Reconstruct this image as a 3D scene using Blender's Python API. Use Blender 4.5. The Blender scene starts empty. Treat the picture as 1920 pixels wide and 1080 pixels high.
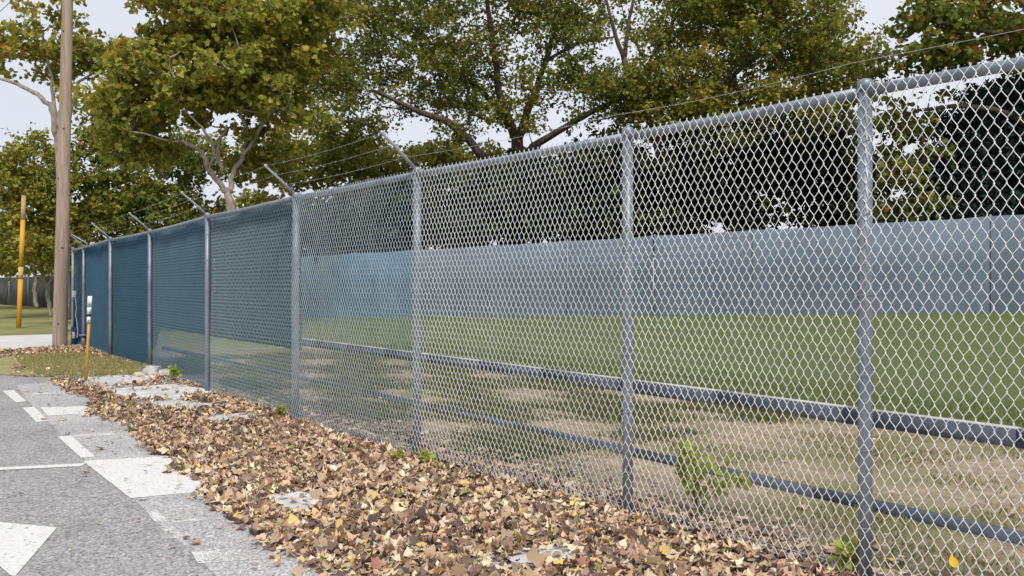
import bpy, math, random
import numpy as np
from mathutils import Vector, Matrix

R = math.radians
rng = np.random.default_rng(7)
random.seed(7)
scene = bpy.context.scene
COL = scene.collection

# ------------------------------------------------------------------ camera, sky, sun, exposure
EYE, F, HOR = 1.41, 1600.0, 537.0
cam_d = bpy.data.cameras.new('camera')
cam_d.sensor_width = 36.0
cam_d.lens = F / 1920 * 36
cam_d.shift_y = -3 / 1920
cam_d.clip_start, cam_d.clip_end = 0.05, 2000
cam = bpy.data.objects.new('camera', cam_d)
cam.location = (0, 0, EYE)
cam.rotation_euler = (R(90), 0, 0)
COL.objects.link(cam)
scene.camera = cam

SUN_EL, SUN_AZ = 50.0, 166.0           # azimuth clockwise from +Y (north): behind the camera, to the right
world = bpy.data.worlds.new('World')
scene.world = world
world.use_nodes = True
wn, wl = world.node_tree.nodes, world.node_tree.links
wn.clear()
w_out = wn.new('ShaderNodeOutputWorld')
w_bg = wn.new('ShaderNodeBackground')
w_bg.inputs['Strength'].default_value = 0.11
w_sky = wn.new('ShaderNodeTexSky')
w_sky.sky_type = 'NISHITA'
w_sky.sun_disc = False
w_sky.sun_elevation = R(SUN_EL)
w_sky.sun_rotation = R(SUN_AZ)
w_sky.air_density, w_sky.dust_density, w_sky.ozone_density = 1.0, 3.0, 1.0
w_mix = wn.new('ShaderNodeMixRGB')
w_mix.inputs['Color2'].default_value = (7.2, 7.35, 8.0, 1)      # even high cloud
w_tc = wn.new('ShaderNodeTexCoord')
w_no = wn.new('ShaderNodeTexNoise')
w_no.inputs['Scale'].default_value = 1.6
w_no.inputs['Detail'].default_value = 4
w_mr = wn.new('ShaderNodeMapRange')
w_mr.inputs['From Min'].default_value, w_mr.inputs['From Max'].default_value = 0.3, 0.7
w_mr.inputs['To Min'].default_value, w_mr.inputs['To Max'].default_value = 0.66, 0.96
wl.new(w_tc.outputs['Generated'], w_no.inputs['Vector'])
wl.new(w_no.outputs['Fac'], w_mr.inputs['Value'])
wl.new(w_mr.outputs['Result'], w_mix.inputs['Fac'])
wl.new(w_sky.outputs['Color'], w_mix.inputs['Color1'])
wl.new(w_mix.outputs['Color'], w_bg.inputs['Color'])
wl.new(w_bg.outputs['Background'], w_out.inputs['Surface'])

sun_d = bpy.data.lights.new('sun', 'SUN')
sun_d.energy = 2.8
sun_d.angle = R(8)
sun_d.color = (1.0, 0.95, 0.86)
sun = bpy.data.objects.new('sun', sun_d)
az, el = R(SUN_AZ), R(SUN_EL)
to_sun = Vector((math.sin(az) * math.cos(el), math.cos(az) * math.cos(el), math.sin(el)))
sun.rotation_euler = (-to_sun).to_track_quat('-Z', 'Y').to_euler()
sun.location = (8, -16, 30)
COL.objects.link(sun)

scene.view_settings.view_transform = 'Standard'
scene.view_settings.look = 'None'
scene.view_settings.exposure = 0.12
scene.view_settings.gamma = 1.0
scene.view_settings.use_curve_mapping = False
scene.cycles.max_bounces = 6
scene.cycles.diffuse_bounces = 3
scene.cycles.transmission_bounces = 4
scene.cycles.transparent_max_bounces = 8

# ------------------------------------------------------------------ helpers
def G(x, y, z=0.0):
    """ground point seen at photo pixel x, y"""
    Y = F * (EYE - z) / (y - HOR)
    return ((x - 960) / F * Y, Y, z)

def W(x, y, Y):
    """point at depth Y seen at photo pixel x, y"""
    return np.array([(x - 960) / F * Y, Y, EYE - (y - HOR) * Y / F])

def tag(o, label=None, cat=None, group=None, kind=None):
    if label: o['label'] = label
    if cat: o['category'] = cat
    if group: o['group'] = group
    if kind: o['kind'] = kind
    return o

def np_mesh(name, verts, faces, mat=None, smooth=False, col=None):
    """faces: list of int arrays (n,k)"""
    me = bpy.data.meshes.new(name)
    verts = np.asarray(verts, dtype=np.float32).reshape(-1, 3)
    if not isinstance(faces, (list, tuple)): faces = [faces]
    faces = [np.asarray(f, dtype=np.int32) for f in faces if len(f)]
    me.vertices.add(len(verts)); me.vertices.foreach_set('co', verts.ravel())
    li = np.concatenate([f.ravel() for f in faces])
    tot = np.concatenate([np.full(len(f), f.shape[1], np.int32) for f in faces])
    st = np.concatenate([[0], np.cumsum(tot)[:-1]]).astype(np.int32)
    me.loops.add(len(li)); me.loops.foreach_set('vertex_index', li)
    me.polygons.add(len(tot)); me.polygons.foreach_set('loop_start', st)
    me.polygons.foreach_set('loop_total', tot)
    if smooth: me.polygons.foreach_set('use_smooth', np.ones(len(tot), bool))
    if col is not None:
        a = me.color_attributes.new('tint', 'FLOAT_COLOR', 'POINT')
        c = np.ones((len(verts), 4), np.float32); c[:, :3] = col
        a.data.foreach_set('color', c.ravel())
    me.update(calc_edges=True)
    if mat: me.materials.append(mat)
    return me

def link(name, me, parent=None, loc=None):
    o = bpy.data.objects.new(name, me)
    COL.objects.link(o)
    if loc is not None: o.location = loc
    if parent is not None: o.parent = parent
    return o

def empty(name, loc=(0, 0, 0)):
    o = bpy.data.objects.new(name, None)
    o.empty_display_size = 0.2
    COL.objects.link(o); o.location = loc
    return o

class MB:
    """collects shapes, builds one mesh object"""
    def __init__(s): s.v, s.q, s.t, s.n = [], [], [], 0
    def add(s, v, q=(), t=()):
        v = np.asarray(v, float).reshape(-1, 3)
        if len(q): s.q.append(np.asarray(q, int) + s.n)
        if len(t): s.t.append(np.asarray(t, int) + s.n)
        s.v.append(v); s.n += len(v); return s
    def box(s, lo, hi, M=None):
        x0, y0, z0 = lo; x1, y1, z1 = hi
        v = np.array([[x0,y0,z0],[x1,y0,z0],[x1,y1,z0],[x0,y1,z0],[x0,y0,z1],[x1,y0,z1],[x1,y1,z1],[x0,y1,z1]], float)
        if M is not None: v = (np.asarray(M)[:3,:3] @ v.T).T + np.asarray(M)[:3,3]
        return s.add(v, [[0,3,2,1],[4,5,6,7],[0,1,5,4],[1,2,6,5],[2,3,7,6],[3,0,4,7]])
    def tube(s, pts, rad, n=8, cap=True, wob=0.0):
        pts = np.asarray(pts, float); m = len(pts)
        rad = np.broadcast_to(np.asarray(rad, float), (m,))
        tan = np.gradient(pts, axis=0)
        tan /= np.linalg.norm(tan, axis=1)[:, None] + 1e-9
        ref = np.array([0., 0, 1]) if abs(tan[0][2]) < .9 else np.array([1., 0, 0])
        a = np.cross(tan[0], ref); a /= np.linalg.norm(a)
        ring = []
        th = np.linspace(0, 2*np.pi, n, endpoint=False)
        for i in range(m):
            a = a - tan[i]*np.dot(a, tan[i]); a /= np.linalg.norm(a) + 1e-9
            b = np.cross(tan[i], a)
            rr = rad[i]*(1 + wob*rng.uniform(-1, 1, n)) if wob else rad[i]*np.ones(n)
            ring.append(pts[i] + (rr*np.cos(th))[:, None]*a + (rr*np.sin(th))[:, None]*b)
        v = np.concatenate(ring)
        k = np.arange(n); q = []
        for i in range(m-1):
            q.append(np.stack([i*n+k, i*n+(k+1) % n, (i+1)*n+(k+1) % n, (i+1)*n+k], 1))
        t = []
        if cap:
            v = np.concatenate([v, pts[:1], pts[-1:]])
            t = np.concatenate([np.stack([np.full(n, m*n), (k+1) % n, k], 1),
                                np.stack([np.full(n, m*n+1), (m-1)*n+k, (m-1)*n+(k+1) % n], 1)])
        return s.add(v, np.concatenate(q), t)
    def build(s, name, mat, parent=None, smooth=False, loc=None):
        fs = []
        if s.q: fs.append(np.concatenate(s.q))
        if s.t: fs.append(np.concatenate(s.t))
        return link(name, np_mesh(name, np.concatenate(s.v), fs, mat, smooth), parent, loc)

# ------------------------------------------------------------------ materials
def new_mat(name):
    m = bpy.data.materials.new(name); m.use_nodes = True
    nt = m.node_tree
    b = nt.nodes['Principled BSDF']
    return m, nt.nodes, nt.links, b

def noise_mat(name, c1, c2, scale=5, detail=6, rough=0.8, metal=0.0, bump=0.0, bscale=40, spec=0.3, c3=None, s3=0.6, coord='Object', lo=.35, hi=.65, stretch=None):
    m, n, l, b = new_mat(name)
    tc = n.new('ShaderNodeTexCoord'); vec = tc.outputs[coord]
    if stretch:
        mp = n.new('ShaderNodeMapping'); mp.inputs['Scale'].default_value = stretch
        l.new(vec, mp.inputs['Vector']); vec = mp.outputs['Vector']
    t = n.new('ShaderNodeTexNoise'); t.inputs['Scale'].default_value = scale; t.inputs['Detail'].default_value = detail
    l.new(vec, t.inputs['Vector'])
    r = n.new('ShaderNodeValToRGB')
    r.color_ramp.elements[0].position, r.color_ramp.elements[1].position = lo, hi
    r.color_ramp.elements[0].color = (*c1, 1); r.color_ramp.elements[1].color = (*c2, 1)
    l.new(t.outputs['Fac'], r.inputs['Fac']); out = r.outputs['Color']
    if c3:
        t3 = n.new('ShaderNodeTexNoise'); t3.inputs['Scale'].default_value = s3; t3.inputs['Detail'].default_value = 5
        l.new(vec, t3.inputs['Vector'])
        r3 = n.new('ShaderNodeValToRGB'); r3.color_ramp.elements[0].position = .48; r3.color_ramp.elements[1].position = .62
        l.new(t3.outputs['Fac'], r3.inputs['Fac'])
        mx = n.new('ShaderNodeMixRGB'); l.new(r3.outputs['Color'], mx.inputs['Fac'])
        l.new(out, mx.inputs['Color1']); mx.inputs['Color2'].default_value = (*c3, 1); out = mx.outputs['Color']
    l.new(out, b.inputs['Base Color'])
    b.inputs['Roughness'].default_value = rough; b.inputs['Metallic'].default_value = metal
    b.inputs['Specular IOR Level'].default_value = spec
    if bump:
        tb = n.new('ShaderNodeTexNoise'); tb.inputs['Scale'].default_value = bscale; tb.inputs['Detail'].default_value = 4
        l.new(vec, tb.inputs['Vector'])
        bp = n.new('ShaderNodeBump'); bp.inputs['Strength'].default_value = bump; bp.inputs['Distance'].default_value = 0.02
        l.new(tb.outputs['Fac'], bp.inputs['Height']); l.new(bp.outputs['Normal'], b.inputs['Normal'])
    return m

def leaf_mat(name, trans=0.35, rough=0.55, spec=0.25):
    m, n, l, b = new_mat(name)
    a = n.new('ShaderNodeAttribute'); a.attribute_name = 'tint'
    l.new(a.outputs['Color'], b.inputs['Base Color'])
    b.inputs['Roughness'].default_value = rough; b.inputs['Specular IOR Level'].default_value = spec
    if trans:
        tr = n.new('ShaderNodeBsdfTranslucent'); l.new(a.outputs['Color'], tr.inputs['Color'])
        mx = n.new('ShaderNodeMixShader'); mx.inputs['Fac'].default_value = trans
        l.new(b.outputs['BSDF'], mx.inputs[1]); l.new(tr.outputs['BSDF'], mx.inputs[2])
        l.new(mx.outputs['Shader'], n['Material Output'].inputs['Surface'])
    return m

def asphalt_mat(name='asphalt', gscale=70, gain=.93):
    m, n, l, b = new_mat(name)
    tc = n.new('ShaderNodeTexCoord')
    v = n.new('ShaderNodeTexVoronoi'); v.inputs['Scale'].default_value = gscale
    l.new(tc.outputs['Object'], v.inputs['Vector'])
    r = n.new('ShaderNodeValToRGB')
    e = r.color_ramp.elements
    e[0].position, e[1].position = 0.0, 1.0
    e[0].color, e[1].color = (.10, .10, .10, 1), (.62, .61, .60, 1)
    for p, c in ((.25, .22), (.5, .31), (.8, .40)):
        k = e.new(p); k.color = (c, c*.985, c*.985, 1)
    l.new(v.outputs['Color'], r.inputs['Fac'])
    t = n.new('ShaderNodeTexNoise'); t.inputs['Scale'].default_value = .9; t.inputs['Detail'].default_value = 7
    l.new(tc.outputs['Object'], t.inputs['Vector'])
    mr = n.new('ShaderNodeMapRange'); mr.inputs['From Min'].default_value = .3; mr.inputs['From Max'].default_value = .7
    mr.inputs['To Min'].default_value = .87*gain; mr.inputs['To Max'].default_value = 1.15*gain
    l.new(t.outputs['Fac'], mr.inputs['Value'])
    mx = n.new('ShaderNodeMixRGB'); mx.blend_type = 'MULTIPLY'; mx.inputs['Fac'].default_value = 1
    l.new(r.outputs['Color'], mx.inputs['Color1']); l.new(mr.outputs['Result'], mx.inputs['Color2'])
    l.new(mx.outputs['Color'], b.inputs['Base Color'])
    # hairline cracks and old oil stains
    dn = n.new('ShaderNodeTexNoise'); dn.inputs['Scale'].default_value = 2.2; dn.inputs['Detail'].default_value = 6
    l.new(tc.outputs['Object'], dn.inputs['Vector'])
    dm = n.new('ShaderNodeMixRGB'); dm.inputs['Fac'].default_value = .22
    l.new(tc.outputs['Object'], dm.inputs['Color1']); l.new(dn.outputs['Color'], dm.inputs['Color2'])
    cv = n.new('ShaderNodeTexVoronoi'); cv.feature = 'DISTANCE_TO_EDGE'; cv.inputs['Scale'].default_value = .55
    l.new(dm.outputs['Color'], cv.inputs['Vector'])
    cr_ = n.new('ShaderNodeMapRange'); cr_.inputs['From Min'].default_value = .001; cr_.inputs['From Max'].default_value = .005
    cr_.inputs['To Min'].default_value = .78; cr_.inputs['To Max'].default_value = 1
    l.new(cv.outputs['Distance'], cr_.inputs['Value'])
    sn = n.new('ShaderNodeTexNoise'); sn.inputs['Scale'].default_value = 1.7; sn.inputs['Detail'].default_value = 3
    l.new(tc.outputs['Object'], sn.inputs['Vector'])
    sr = n.new('ShaderNodeMapRange'); sr.inputs['From Min'].default_value = .62; sr.inputs['From Max'].default_value = .74
    sr.inputs['To Min'].default_value = 1; sr.inputs['To Max'].default_value = .80
    l.new(sn.outputs['Fac'], sr.inputs['Value'])
    mm = n.new('ShaderNodeMath'); mm.operation = 'MULTIPLY'; l.new(cr_.outputs['Result'], mm.inputs[0]); l.new(sr.outputs['Result'], mm.inputs[1])
    m2 = n.new('ShaderNodeMixRGB'); m2.blend_type = 'MULTIPLY'; m2.inputs['Fac'].default_value = 1
    l.new(mx.outputs['Color'], m2.inputs['Color1']); l.new(mm.outputs['Value'], m2.inputs['Color2']); l.new(m2.outputs['Color'], b.inputs['Base Color'])
    b.inputs['Roughness'].default_value = .9
    bp = n.new('ShaderNodeBump'); bp.inputs['Strength'].default_value = .5; bp.inputs['Distance'].default_value = .006
    l.new(v.outputs['Distance'], bp.inputs['Height']); l.new(bp.outputs['Normal'], b.inputs['Normal'])
    return m

def paint_mat(name, wear):
    """white road paint worn through to the asphalt in places (alpha holes)"""
    m, n, l, b = new_mat(name)
    tc = n.new('ShaderNodeTexCoord')
    t = n.new('ShaderNodeTexNoise'); t.inputs['Scale'].default_value = 38 if wear < .7 else 95; t.inputs['Detail'].default_value = 8
    t.inputs['Roughness'].default_value = .7
    l.new(tc.outputs['Object'], t.inputs['Vector'])
    t2 = n.new('ShaderNodeTexNoise'); t2.inputs['Scale'].default_value = 4; t2.inputs['Detail'].default_value = 4
    l.new(tc.outputs['Object'], t2.inputs['Vector'])
    ad = n.new('ShaderNodeMath'); ad.operation = 'MULTIPLY_ADD'; ad.inputs[1].default_value = .6
    l.new(t2.outputs['Fac'], ad.inputs[0]); l.new(t.outputs['Fac'], ad.inputs[2])
    r = n.new('ShaderNodeMapRange'); r.inputs['From Min'].default_value = wear - .03; r.inputs['From Max'].default_value = wear + .03
    l.new(ad.outputs['Value'], r.inputs['Value'])
    l.new(r.outputs['Result'], b.inputs['Alpha'])
    c = n.new('ShaderNodeValToRGB'); c.color_ramp.elements[0].color = (.50, .495, .48, 1); c.color_ramp.elements[1].color = (.70, .695, .68, 1)
    c.color_ramp.elements[0].position = .3; c.color_ramp.elements[1].position = .6
    l.new(t.outputs['Fac'], c.inputs['Fac']); l.new(c.outputs['Color'], b.inputs['Base Color'])
    b.inputs['Roughness'].default_value = .8
    return m

def bark_mat(name, c1, c2, scale=14):
    return noise_mat(name, c1, c2, scale=scale, detail=8, rough=.9, bump=.8, bscale=30, stretch=(1, 1, .25), spec=.2)

M = {}
M['asphalt'] = asphalt_mat()
M['concrete'] = noise_mat('concrete', (.52, .52, .51), (.68, .67, .66), scale=3, detail=9, rough=.9, bump=.25, bscale=120, c3=(.46, .45, .44), s3=.7)
M['road_concrete'] = noise_mat('road_concrete', (.52, .51, .50), (.62, .61, .60), scale=2, detail=8, rough=.9, bump=.15, bscale=90)
M['paint'] = paint_mat('road_paint', .635)
M['paint_worn'] = paint_mat('worn_road_paint', .80)
M['ground'] = noise_mat('ground_grass', (.15, .17, .05), (.22, .225, .08), scale=3, detail=10, rough=.95, bump=.8, bscale=60, c3=(.26, .24, .11), s3=.35)
M['field'] = noise_mat('field_turf', (.085, .115, .033), (.11, .14, .043), scale=6, detail=10, rough=.95, bump=.6, bscale=80, c3=(.10, .12, .04), s3=.3)
M['dirt'] = noise_mat('dirt', (.25, .195, .13), (.40, .32, .22), scale=9, detail=10, rough=.95, bump=.8, bscale=70, c3=(.17, .165, .065), s3=.6)
M['steel'] = noise_mat('galvanised_steel', (.20, .23, .27), (.27, .305, .35), scale=7, detail=6, rough=.48, metal=.45, spec=.5, bump=.05, bscale=200)
M['wire'] = noise_mat('galvanised_wire', (.70, .71, .72), (.86, .86, .86), scale=9, detail=3, rough=.4, metal=.15, spec=.6)
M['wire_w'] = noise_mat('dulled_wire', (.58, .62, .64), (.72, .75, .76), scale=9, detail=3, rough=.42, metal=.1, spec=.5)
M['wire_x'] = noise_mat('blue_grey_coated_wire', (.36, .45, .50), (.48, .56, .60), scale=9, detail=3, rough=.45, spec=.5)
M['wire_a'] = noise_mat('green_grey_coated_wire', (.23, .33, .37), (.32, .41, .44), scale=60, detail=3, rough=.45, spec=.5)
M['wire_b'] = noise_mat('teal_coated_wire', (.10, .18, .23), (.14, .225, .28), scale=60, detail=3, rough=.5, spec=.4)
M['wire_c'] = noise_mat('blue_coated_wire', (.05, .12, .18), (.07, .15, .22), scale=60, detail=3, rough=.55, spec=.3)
M['line_wire'] = noise_mat('dull_line_wire', (.42, .43, .44), (.55, .56, .58), scale=60, rough=.5, metal=.3, spec=.4)
M['barb'] = noise_mat('barbed_wire_steel', (.30, .32, .34), (.42, .44, .47), scale=60, rough=.5, metal=.5, spec=.5)
def ribbed_fabric(name, c1, c2):
    m = noise_mat(name, c1, c2, scale=2.2, detail=7, rough=.85, spec=.2)
    n, l = m.node_tree.nodes, m.node_tree.links
    b = n['Principled BSDF']; src = b.inputs['Base Color'].links[0].from_socket
    tc = n.new('ShaderNodeTexCoord'); wv = n.new('ShaderNodeTexWave'); wv.bands_direction = 'Z'
    wv.inputs['Scale'].default_value = 5.6; wv.inputs['Distortion'].default_value = .6; wv.inputs['Detail'].default_value = 2
    l.new(tc.outputs['Object'], wv.inputs['Vector'])
    mr = n.new('ShaderNodeMapRange'); mr.inputs['To Min'].default_value = .72; mr.inputs['To Max'].default_value = 1.25
    l.new(wv.outputs['Fac'], mr.inputs['Value'])
    mx = n.new('ShaderNodeMixRGB'); mx.blend_type = 'MULTIPLY'; mx.inputs['Fac'].default_value = 1
    l.new(src, mx.inputs['Color1']); l.new(mr.outputs['Result'], mx.inputs['Color2']); l.new(mx.outputs['Color'], b.inputs['Base Color'])
    bp = n.new('ShaderNodeBump'); bp.inputs['Strength'].default_value = .6; bp.inputs['Distance'].default_value = .01
    l.new(wv.outputs['Fac'], bp.inputs['Height']); l.new(bp.outputs['Normal'], b.inputs['Normal'])
    return m
M['screen'] = ribbed_fabric('blue_screen_fabric', (.032, .088, .145), (.048, .118, .185))
M['screen_grey'] = ribbed_fabric('faded_teal_screen_fabric', (.022, .056, .082), (.038, .080, .110))
M['wall_screen'] = noise_mat('grey_blue_screen_fabric', (.12, .155, .20), (.14, .178, .225), scale=1.2, detail=6, rough=.9, bump=.2, bscale=80, spec=.2)
M['wall_screen_blue'] = noise_mat('bluer_screen_fabric', (.085, .165, .235), (.105, .19, .265), scale=1.2, detail=6, rough=.9, bump=.2, bscale=80, spec=.2)
_n, _l = M['wall_screen'].node_tree.nodes, M['wall_screen'].node_tree.links
_b = _n['Principled BSDF']; _s = _b.inputs['Base Color'].links[0].from_socket
_oi = _n.new('ShaderNodeObjectInfo'); _mr = _n.new('ShaderNodeMapRange'); _mr.inputs['To Min'].default_value = .90; _mr.inputs['To Max'].default_value = 1.08
_l.new(_oi.outputs['Random'], _mr.inputs['Value'])
_mx = _n.new('ShaderNodeMixRGB'); _mx.blend_type = 'MULTIPLY'; _mx.inputs['Fac'].default_value = 1
_l.new(_s, _mx.inputs['Color1']); _l.new(_mr.outputs['Result'], _mx.inputs['Color2']); _l.new(_mx.outputs['Color'], _b.inputs['Base Color'])
M['far_screen'] = noise_mat('dark_grey_screen', (.07, .08, .075), (.095, .10, .095), scale=2, rough=.9)
M['kerb'] = noise_mat('navy_kerb', (.060, .075, .105), (.085, .10, .135), scale=8, detail=7, rough=.8, bump=.2, bscale=50)
M['kerb_top'] = noise_mat('pale_kerb_lip', (.36, .37, .36), (.46, .46, .44), scale=8, rough=.9)
M['pole'] = noise_mat('pole_wood', (.27, .205, .155), (.42, .335, .27), scale=12, detail=9, rough=.9, bump=.6, bscale=20, stretch=(3, 3, .16), c3=(.27, .21, .17), s3=2)
M['bark_dark'] = bark_mat('dark_bark', (.055, .042, .032), (.12, .095, .075))
M['bark_grey'] = bark_mat('grey_bark', (.22, .185, .15), (.40, .345, .29))
M['leaf'] = leaf_mat('tree_leaf', .42)
M['litter'] = leaf_mat('dry_leaf', .12, .8, .12)
M['grass'] = leaf_mat('grass_blade', .25, .7, .2)
M['amber'] = noise_mat('amber_plastic', (.55, .27, .025), (.68, .36, .04), scale=6, rough=.5, stretch=(1, 1, .3))
M['amber_worn'] = noise_mat('faded_amber_plastic', (.62, .42, .18), (.5, .33, .15), scale=12, rough=.7)
M['stake_wood'] = noise_mat('varnished_stake', (.50, .25, .05), (.62, .34, .08), scale=20, rough=.55, stretch=(2, 2, .2))
M['white'] = noise_mat('white_plastic', (.70, .71, .71), (.80, .80, .79), scale=14, rough=.5)
M['black'] = noise_mat('black_plastic', (.015, .015, .017), (.03, .03, .032), scale=14, rough=.5)
M['blue_plastic'] = noise_mat('blue_plastic', (.03, .07, .14), (.045, .095, .18), scale=14, rough=.5)
M['rubble'] = noise_mat('broken_concrete', (.40, .38, .36), (.58, .55, .52), scale=10, detail=8, rough=.9, bump=.7, bscale=50)
M['knot'] = noise_mat('pole_knot', (.05, .035, .025), (.09, .065, .05), scale=30, rough=.9)
M['cable'] = noise_mat('cable_rubber', (.02, .02, .022), (.035, .035, .04), scale=14, rough=.6)

# ------------------------------------------------------------------ fence line
POSTS_IMG = [(1622, 4.085), (1177, 5.31), (782, 7.10), (555, 8.99), (389, 11.5), (281, 14.7), (207, 17.07), (157, 20.4), (137, 21.7)]
FP = [np.array([(x-960)/F*Y, Y]) for x, Y in POSTS_IMG]
d01 = (FP[0]-FP[1])/np.linalg.norm(FP[0]-FP[1])
FP = [FP[0] + d01*2.45] + FP                       # one post beyond the right edge
FP = [FP[0] + d01*2.4] + FP
FP = np.array(FP)
SEG = np.linalg.norm(np.diff(FP, axis=0), axis=1)
ARC = np.concatenate([[0], np.cumsum(SEG)])
FDIR = (FP[-2]-FP[2])/np.linalg.norm(FP[-2]-FP[2])   # along, away from camera
FNOR = np.array([FDIR[1], -FDIR[0]])                 # behind the fence
def fence_at(s, off=0.0):
    i = int(np.clip(np.searchsorted(ARC, s, side='right')-1, 0, len(SEG)-1))
    d = (FP[i+1]-FP[i])/SEG[i]
    return FP[i] + d*(s-ARC[i]) + np.array([d[1], -d[0]])*off
def behind(s, off):            # straight reference line parallel to the fence
    return FP[2] + FDIR*s + FNOR*off

# ------------------------------------------------------------------ the setting
def sheet(name, pts, z, mat, parent=None):
    v = [(p[0], p[1], z) for p in pts]
    me = bpy.data.meshes.new(name); me.from_pydata(v, [], [list(range(len(v)))]); me.update()
    if me.polygons[0].normal.z < 0: me.flip_normals()
    me.materials.append(mat)
    return link(name, me, parent)

ground = sheet('ground', [(-400, -60), (400, -60), (400, 700), (-400, 700)], -0.02, M['ground'])
tag(ground, 'olive green grassy ground beyond the paved lot', 'ground', kind='structure')

lot_pts = [(-40, -12), tuple(fence_at(0, .10))] + [tuple(fence_at(a, .10)) for a in ARC[1:-1]] + [tuple(fence_at(ARC[-1], .1)), (-10.6, 19.6), G(60, 668)[:2], G(0, 672)[:2], (-24, 16.5), (-40, 16)]
lot_pts[1] = tuple(FP[0] + d01*9 + FNOR*.1)
lot = sheet('asphalt_lot', lot_pts, 0.0, M['asphalt'])
tag(lot, 'speckled grey asphalt lot with white painted markings', 'asphalt', kind='structure')

road = sheet('concrete_road', [(-60, 18.0), G(0, 661)[:2], G(135, 655)[:2], (-10.5, 20.2), (-11.6, 22.0), (-13.4, 25.0), G(100, 627)[:2], G(0, 630)[:2], (-60, 26.5)], 0.006, M['road_concrete'])
tag(road, 'pale concrete road crossing behind the utility pole', 'road', kind='structure')

# lighter worn paving along the fence side of the lot
apron_img = [(30, 722), (120, 714), (260, 703), (300, 716), (460, 742), (560, 800), (700, 870), (800, 905), (980, 985), (1150, 1060), (1100, 1200), (560, 1220), (420, 1095), (352, 1030), (300, 985), (250, 935), (165, 868), (95, 795), (60, 762)]
apron = sheet('worn_apron', [G(*p)[:2] for p in apron_img], 0.002, asphalt_mat('worn_apron_paving', 85, 1.26))
tag(apron, 'lighter worn paving strip between asphalt and leaves', 'paving', kind='structure')
verge = sheet('grass_verge', [G(*p)[:2] for p in [(-60, 664), (60, 656), (160, 652), (216, 664), (290, 690), (262, 702), (150, 708), (60, 706), (-60, 700)]], 0.008, noise_mat('dry_verge_grass', (.26, .24, .10), (.38, .33, .17), scale=8, detail=9, rough=.95, bump=.7, bscale=70, c3=(.22, .22, .08), s3=1.2))
tag(verge, 'small grass verge strewn with leaves near the pole', 'verge', kind='structure')

# painted markings: parts of the lot
def mark(pts, worn=False, z=0.004, name='painted_marking', m=None):
    return sheet(name, [G(*p)[:2] for p in pts], z, m or M['paint_worn' if worn else 'paint'], lot)
mark([(-40, 976), (0, 980), (107, 990), (28, 1082), (20, 1080), (0, 1063), (-40, 1030)])
mark([(-40, 879), (165, 869), (150, 875), (-40, 884)])
mark([(155, 865), (330, 855), (350, 880), (395, 906), (385, 922), (245, 935), (200, 900)])
mark([(108, 819), (133, 817), (178, 857), (152, 859)])
mark([(42, 765), (64, 763), (91, 790), (68, 792)])
mark([(4, 733), (26, 732), (50, 753), (30, 755)])
mark([(135, 816), (260, 810), (258, 814), (137, 820)], True)
mark([(75, 764), (168, 762), (172, 775), (90, 780)])
mark([(46, 738), (130, 734), (130, 738), (48, 741)], True)
mark([(258, 942), (280, 942), (345, 1008), (318, 1012)], True)
mark([(318, 975), (430, 968), (430, 973), (325, 981)], True)
mark([(358, 1036), (470, 1032), (520, 1046), (372, 1058)], True)
pw = [[(150, 706), (250, 701), (298, 703), (262, 718), (190, 724)], [(345, 785), (470, 773), (505, 785), (430, 797)], [(472, 938), (570, 922), (618, 948), (548, 968)],
      [(905, 1053), (1045, 1032), (1088, 1046), (962, 1070)], [(195, 731), (330, 720), (415, 735), (335, 749), (235, 749)], [(250, 756), (330, 751), (445, 762), (330, 771)]]
for p in pw: mark(p, z=0.006, name='concrete_patch', m=M['concrete'])

# dirt strip and kerbs behind the fence
K2, K1 = 1.22, 4.2
strip = sheet('dirt_strip', [behind(-9, .02), behind(17, -.2), behind(17, K1), behind(-9, K1)], -0.004, M['dirt'])
tag(strip, 'tan dirt path with grass patches behind the fence', 'dirt path', kind='structure')
def kerb(off, h, wdt, mat, label, lip=None, s1=18.0):
    root = empty('low_kerb', (*behind(0, off), 0))
    n = 16; ss = np.linspace(-9, s1, n+1)
    for i in range(n):
        a, b_ = behind(ss[i]+.004, off)-behind(0, off), behind(ss[i+1]-.004, off)-behind(0, off)
        e = FNOR*wdt
        v = [(*a, -.05), (*b_, -.05), (*(b_+e), -.05), (*(a+e), -.05), (*a, h), (*b_, h), (*(b_+e), h), (*(a+e), h)]
        MB().add(v, [[0,3,2,1],[4,5,6,7],[0,1,5,4],[1,2,6,5],[2,3,7,6],[3,0,4,7]]).build('kerb_length', mat, root)
        if lip:
            e2 = FNOR*.03
            v = [(*(a-e2*.0), h+.001), (*(b_), h+.001), (*(b_+e*1.1), h+.001), (*(a+e*1.1), h+.001), (*a, h+.012), (*b_, h+.012), (*(b_+e*1.1), h+.012), (*(a+e*1.1), h+.012)]
            MB().add(v, [[0,3,2,1],[4,5,6,7],[0,1,5,4],[1,2,6,5],[2,3,7,6],[3,0,4,7]]).build('kerb_lip', lip, root)
    tag(root, label, 'kerb')
    return root
kerb(K1, .155, .10, M['kerb'], 'dark navy kerb edging the green field, pale lip on top', M['kerb_top'])
kerb(K2, .055, .07, M['kerb'], 'thin dark edging strip along the dirt path nearest the fence')

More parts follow.
